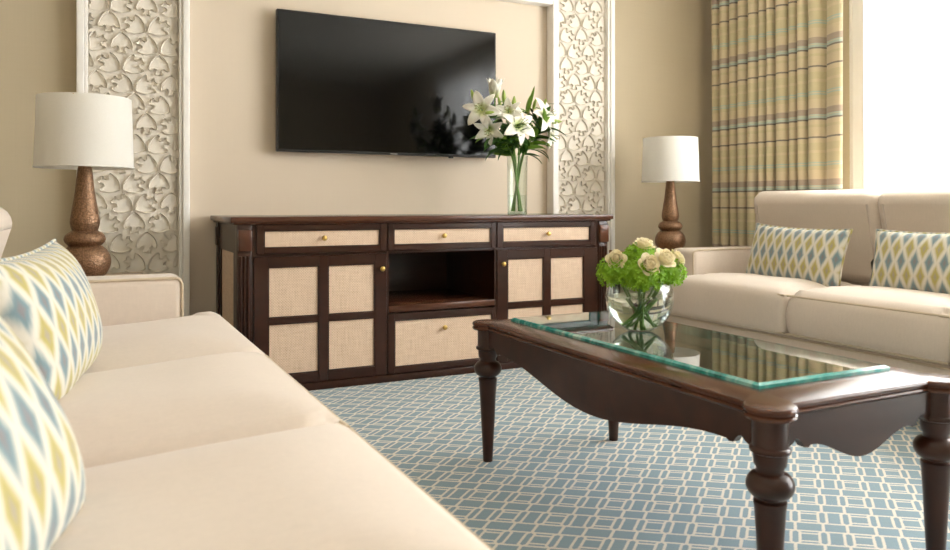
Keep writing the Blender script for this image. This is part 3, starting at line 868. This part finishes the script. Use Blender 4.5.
LILY = [
 # label, foot offset, head, [(bloom pos, dir, size, open)], [(bud pos, dir, len)], leaves
 ('white lily stem leaning farthest left, open bloom in front of the television screen', (.028, .010), (-.20, .50, -.05),
  [((-.232, .548, -.07), (-.62, -.72, .08), .098, 1.0, .2)], [((-.250, .610, -.02), (-.25, .1, .95), .075), ((-.185, .530, -.10), (.85, -.3, .05), .085)]),
 ('white lily stem with a drooping bloom at lower left, below the other lilies', (.02, -.018), (-.165, .440, -.04),
  [((-.188, .452, -.07), (-.45, -.6, -.45), .085, .75, .5)], []),
 ('white lily stem with the star shaped bloom in the middle of the bouquet', (-.008, .022), (-.04, .47, -.06),
  [((-.045, .478, -.12), (.05, -.95, .22), .102, 1.0, .52)], [((-.02, .585, .0), (.02, -.1, 1), .095), ((-.03, .56, -.03), (-.15, -.1, 1), .08)]),
 ('white lily stem at the right, open bloom overlapping the carved panel side', (-.03, -.004), (.14, .50, -.05),
  [((.125, .535, -.08), (.45, -.85, .25), .102, 1.0, .1)], [((.200, .512, -.02), (.95, -.2, .06), .09)]),
 ('lily stem with the tall pale green bud just opening against the screen edge', (.0, -.03), (-.125, .56, 0),
  [((-.125, .640, 0), (-.06, -.2, 1), .10, .12, 0)], [((-.065, .625, .02), (-.1, -.1, 1), .078), ((-.085, .60, .03), (-.25, .1, 1), .06)]),
 ('lily stem with a small half open white bloom left of the centre', (.022, .02), (-.085, .535, -.05),
  [((-.088, .545, -.08), (-.55, -.7, .3), .072, .85, .4)], [((.075, .590, .02), (.12, -.1, 1), .105)]),
 ('lily stem at upper right ending in an upright green bud, white bloom beneath', (-.026, .018), (.165, .56, .03),
  [((.172, .440, -.05), (.5, -.6, -.3), .075, .8, .3)], [((.175, .590, .03), (.14, 0, 1), .09), ((.12, .60, .04), (.3, 0, 1), .07)]),
]
rl = random.Random(11)
for lab, ft, hd, blooms, buds in LILY:
    t = thing('lily_stem', lab, 'lily', at(ft[0], .02, ft[1]), 0, 'white lilies in the cylinder vase')
    O = Vector(t.location)
    base = at(ft[0], .02, ft[1]); neck = at(-ft[0]*.7+hd[0]*.08, .33, -ft[1]*.7); head = at(hd[0], hd[1], hd[2])
    midp = neck.lerp(head, .5)+Vector((0, 0, .02))
    pts = spline3([base, base.lerp(neck, .5), neck, midp, head], 5)
    bm = B(); tube(bm, [p-O for p in pts], [.0064-.0028*i/len(pts) for i in range(len(pts))], 8)
    st = obj('stem', bm, M['stem'], t)
    for c, d, L, op, rot in blooms:
        c = at(*c); d = Vector(d).normalized()
        bm = B(); tube(bm, [p-O for p in spline3([head-Vector((0, 0, .05)), head.lerp(c-d*L*.2, .5), c-d*L*.25], 3)], .0035, 6); obj('stalk', bm, M['stem'], t)
        bloom(t, c-O, d, L*1.06, op, rot)
    for c, d, L in buds:
        c = at(*c); d = Vector(d).normalized()
        bm = B(); tube(bm, [p-O for p in spline3([head-Vector((0, 0, .04)), head.lerp(c, .6), c-d*L*.42], 3)], .003, 6); obj('stalk', bm, M['stem'], t)
        obj('bud', bud_mesh(c-d*L*.45-O, d, L, L*.17), M['bud'], t)
    for k in range(16):
        f = rl.uniform(.02, .95); p = neck.lerp(head, f); a = rl.uniform(0, 2*PI)
        ax = (head-neck).normalized(); s, u, _ = frame_of(ax); rad = s*math.cos(a)+u*math.sin(a)
        bm = B(); blade(bm, p-O, ax*.7+rad*.8, rl.uniform(.10, .16), rl.uniform(.014, .022), rl.uniform(.3, 1.1), ax, .3, 7)
        obj('leaf', bm, M['leaf'] if k % 4 else M['leaflight'], t, ang=180)
    if hd[0] > .1 and hd[1] < .55:
        bm = B(); blade(bm, at(.15, .60, .02)-O, (.9, -.1, .18), .12, .006, .25, (0, 0, 1), .3, 7); obj('leaf', bm, M['leaf'], t, ang=180)
        bm = B(); blade(bm, at(.07, .36, -.05)-O, (.8, -.2, .35), .13, .010, 1.9, (0, 0, 1), .3, 8); obj('leaf', bm, M['leaf'], t, ang=180)
    if hd[0] < -.19:
        bm = B(); blade(bm, at(-.06, .36, -.05)-O, (-.8, -.2, .15), .13, .012, 1.4, (0, 0, 1), .3, 8); obj('leaf', bm, M['leaf'], t, ang=180)
    if abs(hd[0]) < .045:
        bm = B(); blade(bm, at(.06, .56, .0)-O, (.35, -.1, 1), .15, .016, -.2, (-1, -.3, 0), .3, 8); obj('leaf', bm, M['leaflight'], t, ang=180)
bm = B(); lathe(bm, [(0, .0165), (.0495, .0165), (.0515, .03), (.0525, .11), (0, .11)], 40, close=False)
w = obj('vase_water', bm, M['vase']); w.location = (VX, VY, VZ); tag(w, 'water standing in the tall lily vase', 'water', None, 'stuff')

# ------------------------------------------------------------------ rose bowl on the coffee table
BX, BY, BZ = 1.518, 1.905, .4925
bw = thing('glass_bowl', 'round clear fishbowl vase on the glass coffee table', 'vase', (BX, BY, BZ))
bm = B(); Rb = .104; pr = []
for k in range(25):
    a = -PI/2+.30+(PI/2+.72-.30)*k/24; pr.append((Rb*math.cos(a), .098+Rb*math.sin(a)))
inn = [(max(0, r-.004), z+(.003 if k < 6 else 0)) for k, (r, z) in enumerate(pr)]
lathe(bm, [(0, pr[0][1])]+pr+inn[::-1]+[(0, inn[0][1])], 56, close=False)
bmesh.ops.translate(bm, vec=(0, 0, -pr[0][1]+.0006), verts=bm.verts[:])
obj('glass_wall', bm, M['vase'], bw)
bz0 = BZ-pr[0][1]+.0006
bm = B(); wl = [(r-.0052, z) for r, z in pr if z < .112]
lathe(bm, [(0, wl[0][1]+.004)]+[(r, max(z, wl[0][1]+.004)) for r, z in wl]+[(0, wl[-1][1])], 48, close=False)
w = obj('bowl_water', bm, M['water']); w.location = (BX, BY, bz0); tag(w, 'water around the cut stems in the fishbowl vase', 'water', None, 'stuff')
def hydrangea(label, c, r, foot, seed):
    rn = random.Random(seed); t = thing('hydrangea', label, 'flower', (BX, BY, BZ+.02), 0, 'green hydrangea heads in the fishbowl')
    O = Vector(t.location); c = Vector(c)
    bm = B(); core = B()
    bmesh.ops.create_icosphere(bm, subdivisions=2, radius=r*.80); 
    for v in bm.verts: v.co = Vector((v.co.x, v.co.y, v.co.z*.8))+c-O
    n = 150
    for k in range(n):
        z = 1-1.75*(k+.5)/n; a = k*2.39996+rn.uniform(-.25, .25); q = math.sqrt(max(0, 1-z*z))
        d = Vector((q*math.cos(a), q*math.sin(a), z)); p = c+Vector((d.x*r, d.y*r, d.z*r*.85))*rn.uniform(.9, 1.04)-O
        d = (d+Vector((rn.uniform(-.4, .4), rn.uniform(-.4, .4), rn.uniform(-.2, .5)))).normalized()
        s, u, d = frame_of(d); ro = rn.uniform(0, 1.5); w = rn.uniform(.0075, .0105)
        cv = bm.verts.new(p)
        for m_ in range(4):
            b1 = ro+m_*PI/2
            pts = [p+(s*math.cos(b1+o_)+u*math.sin(b1+o_))*w*l_+d*w*h_ for o_, l_, h_ in ((-.55, .75, .12), (-.28, 1.15, .3), (.28, 1.15, .3), (.55, .75, .12))]
            bm.faces.new([cv]+[bm.verts.new(x) for x in pts])
    obj('flower_head', bm, M['hyd'], t, ang=20, smooth=False)
    f = Vector((BX+foot[0], BY+foot[1], BZ+.022))
    pts = spline3([f, f.lerp(c, .45)+Vector(((BX-f.x)*.5, (BY-f.y)*.5, 0)), c], 5)
    bm = B(); tube(bm, [p-O for p in pts], .0036, 8); obj('stem', bm, M['stem'], t)
def rose(label, c, d, r, foot, seed):
    rn = random.Random(seed); t = thing('rose', label, 'rose', (BX, BY, BZ+.02), 0, 'cream roses in the fishbowl')
    O = Vector(t.location); c = Vector(c); s, u, d = frame_of(d)
    bm = B()
    for ring_, (n, rad, tilt, ln, wd, cu) in enumerate(((3, .10, .06, .95, .34, -.5), (4, .24, .12, 1.0, .42, -.4), (5, .40, .30, 1.0, .5, -.05), (5, .52, .42, .98, .55, .15), (5, .55, .62, .9, .55, .5))):
        for k in range(n):
            a = 2*PI*k/n+ring_*.7+rn.uniform(-.15, .15); ra = s*math.cos(a)+u*math.sin(a)
            blade(bm, c-d*r*.75+ra*r*rad*.45-O, d*math.cos(tilt)+ra*math.sin(tilt), r*ln*1.25, r*wd, cu, -ra if cu < 0 else d*.8-ra*.6, .35 if cu < .3 else .2, 7, None, True)
    b = obj('bloom', bm, M['rose'], t, ang=180)
    sd = b.modifiers.new('petal', 'SOLIDIFY'); sd.thickness = .0008
    f = Vector((BX+foot[0], BY+foot[1], BZ+.022))
    pts = spline3([f, f.lerp(c, .45)+Vector(((BX-f.x)*.5, (BY-f.y)*.5, 0)), c-d*r*.7], 5)
    bm = B(); tube(bm, [p-O for p in pts], .0030, 8); obj('stem', bm, M['stem'], t)
zc = BZ+.195
vr = Vector((.895, -.446, 0)); vf = Vector((.446, .895, 0))
def bo(r_, f_, z_): return Vector((BX, BY, zc+z_))+vr*r_+vf*f_
hydrangea('green hydrangea head at the left of the bowl bouquet, beside the cabinet', bo(-.072, -.02, -.012), .062, (.05, -.02), 1)
hydrangea('green hydrangea head at the front of the bowl bouquet, facing the table edge', bo(-.005, -.068, -.020), .062, (0, .052), 2)
hydrangea('green hydrangea head at the right of the bowl bouquet, beside the sofa', bo(.074, -.012, -.012), .062, (-.05, .02), 3)
hydrangea('green hydrangea head at the back of the bowl bouquet, behind the roses', bo(.01, .066, .002), .062, (.01, -.052), 4)
hydrangea('green hydrangea head at the top centre of the bowl bouquet', bo(0, 0, .024), .056, (.03, .03), 5)
rose('cream rose at the left end of the bowl bouquet, against the dark cabinet', bo(-.083, -.058, .030), Vector((-.5, -.7, .5)), .030, (.045, .03), 1)
rose('cream rose with a yellow heart low in the middle of the bouquet front', bo(.006, -.112, .018), Vector((-.1, -.85, .4)), .034, (.02, .045), 2)
rose('pale cream rose right of centre in the bowl bouquet, tipping upwards', bo(.060, -.085, .036), Vector((.1, -.75, .65)), .034, (-.03, .04), 3)
rose('pale rose on the crown of the bowl bouquet, topmost flower', bo(.012, -.01, .074), Vector((.0, -.3, .95)), .032, (-.02, -.04), 4)
rose('pale rose at the right end of the bowl bouquet, towards the sofa', bo(.115, -.015, .030), Vector((.75, -.35, .5)), .030, (-.05, -.02), 5)
for k, (r_, f_) in enumerate(((-.04, -.07), (.03, -.075), (.0, -.09))): pass

# ------------------------------------------------------------------ light
sc.cycles.transparent_max_bounces = 32; sc.cycles.max_bounces = 16; sc.cycles.transmission_bounces = 16
w = bpy.data.worlds.new('daylight'); sc.world = w; w.use_nodes = True
bg = w.node_tree.nodes['Background']; bg.inputs[0].default_value = (.93, .97, 1, 1); bg.inputs[1].default_value = 5.0
def area(name, loc, rot, sx, sy, power, col, shape='RECTANGLE'):
    l = bpy.data.lights.new(name, 'AREA'); l.shape = shape; l.size = sx; l.size_y = sy; l.energy = power; l.color = col
    o = bpy.data.objects.new(name, l); C.objects.link(o); o.location = loc; o.rotation_euler = rot; return o
area('window_daylight', (XR+.35, (WY0+WY1)/2, 1.45), (0, R(90), 0), 2.4, 3.8, 320, (1, .98, .97))
s = bpy.data.lights.new('sun', 'SUN'); s.energy = 16; s.angle = R(.6); s.color = (1, .95, .86)
so = bpy.data.objects.new('sun', s); C.objects.link(so)
so.rotation_euler = Vector((-.42, .06, -.9)).to_track_quat('-Z', 'Y').to_euler()
for x in (-1.1, .3):  # unseen warm discs added under the ceiling as fill light, no fixtures modelled
    for y in (-2.2, -.6, 1.0):
        area('ceiling_fill', (x, y, ZC-.02), (0, 0, 0), .35, .35, 3, (1, .90, .80), 'DISK')

# ------------------------------------------------------------------ camera
cd = bpy.data.cameras.new('camera'); cam = bpy.data.objects.new('camera', cd); C.objects.link(cam); sc.camera = cam
cam.location = (0, 0, .88); cam.rotation_euler = (R(90), 0, R(-26.5))
cd.sensor_width = 36; cd.lens = 771/950*36; cd.shift_y = -(275-205)/950; cd.clip_start = .02
cd.dof.use_dof = True; cd.dof.focus_distance = 3.2; cd.dof.aperture_fstop = 4.5
vsn = sc.view_settings; vsn.view_transform = 'Standard'; vsn.look = 'None'; vsn.exposure = 0.0; vsn.gamma = 1; vsn.use_curve_mapping = False
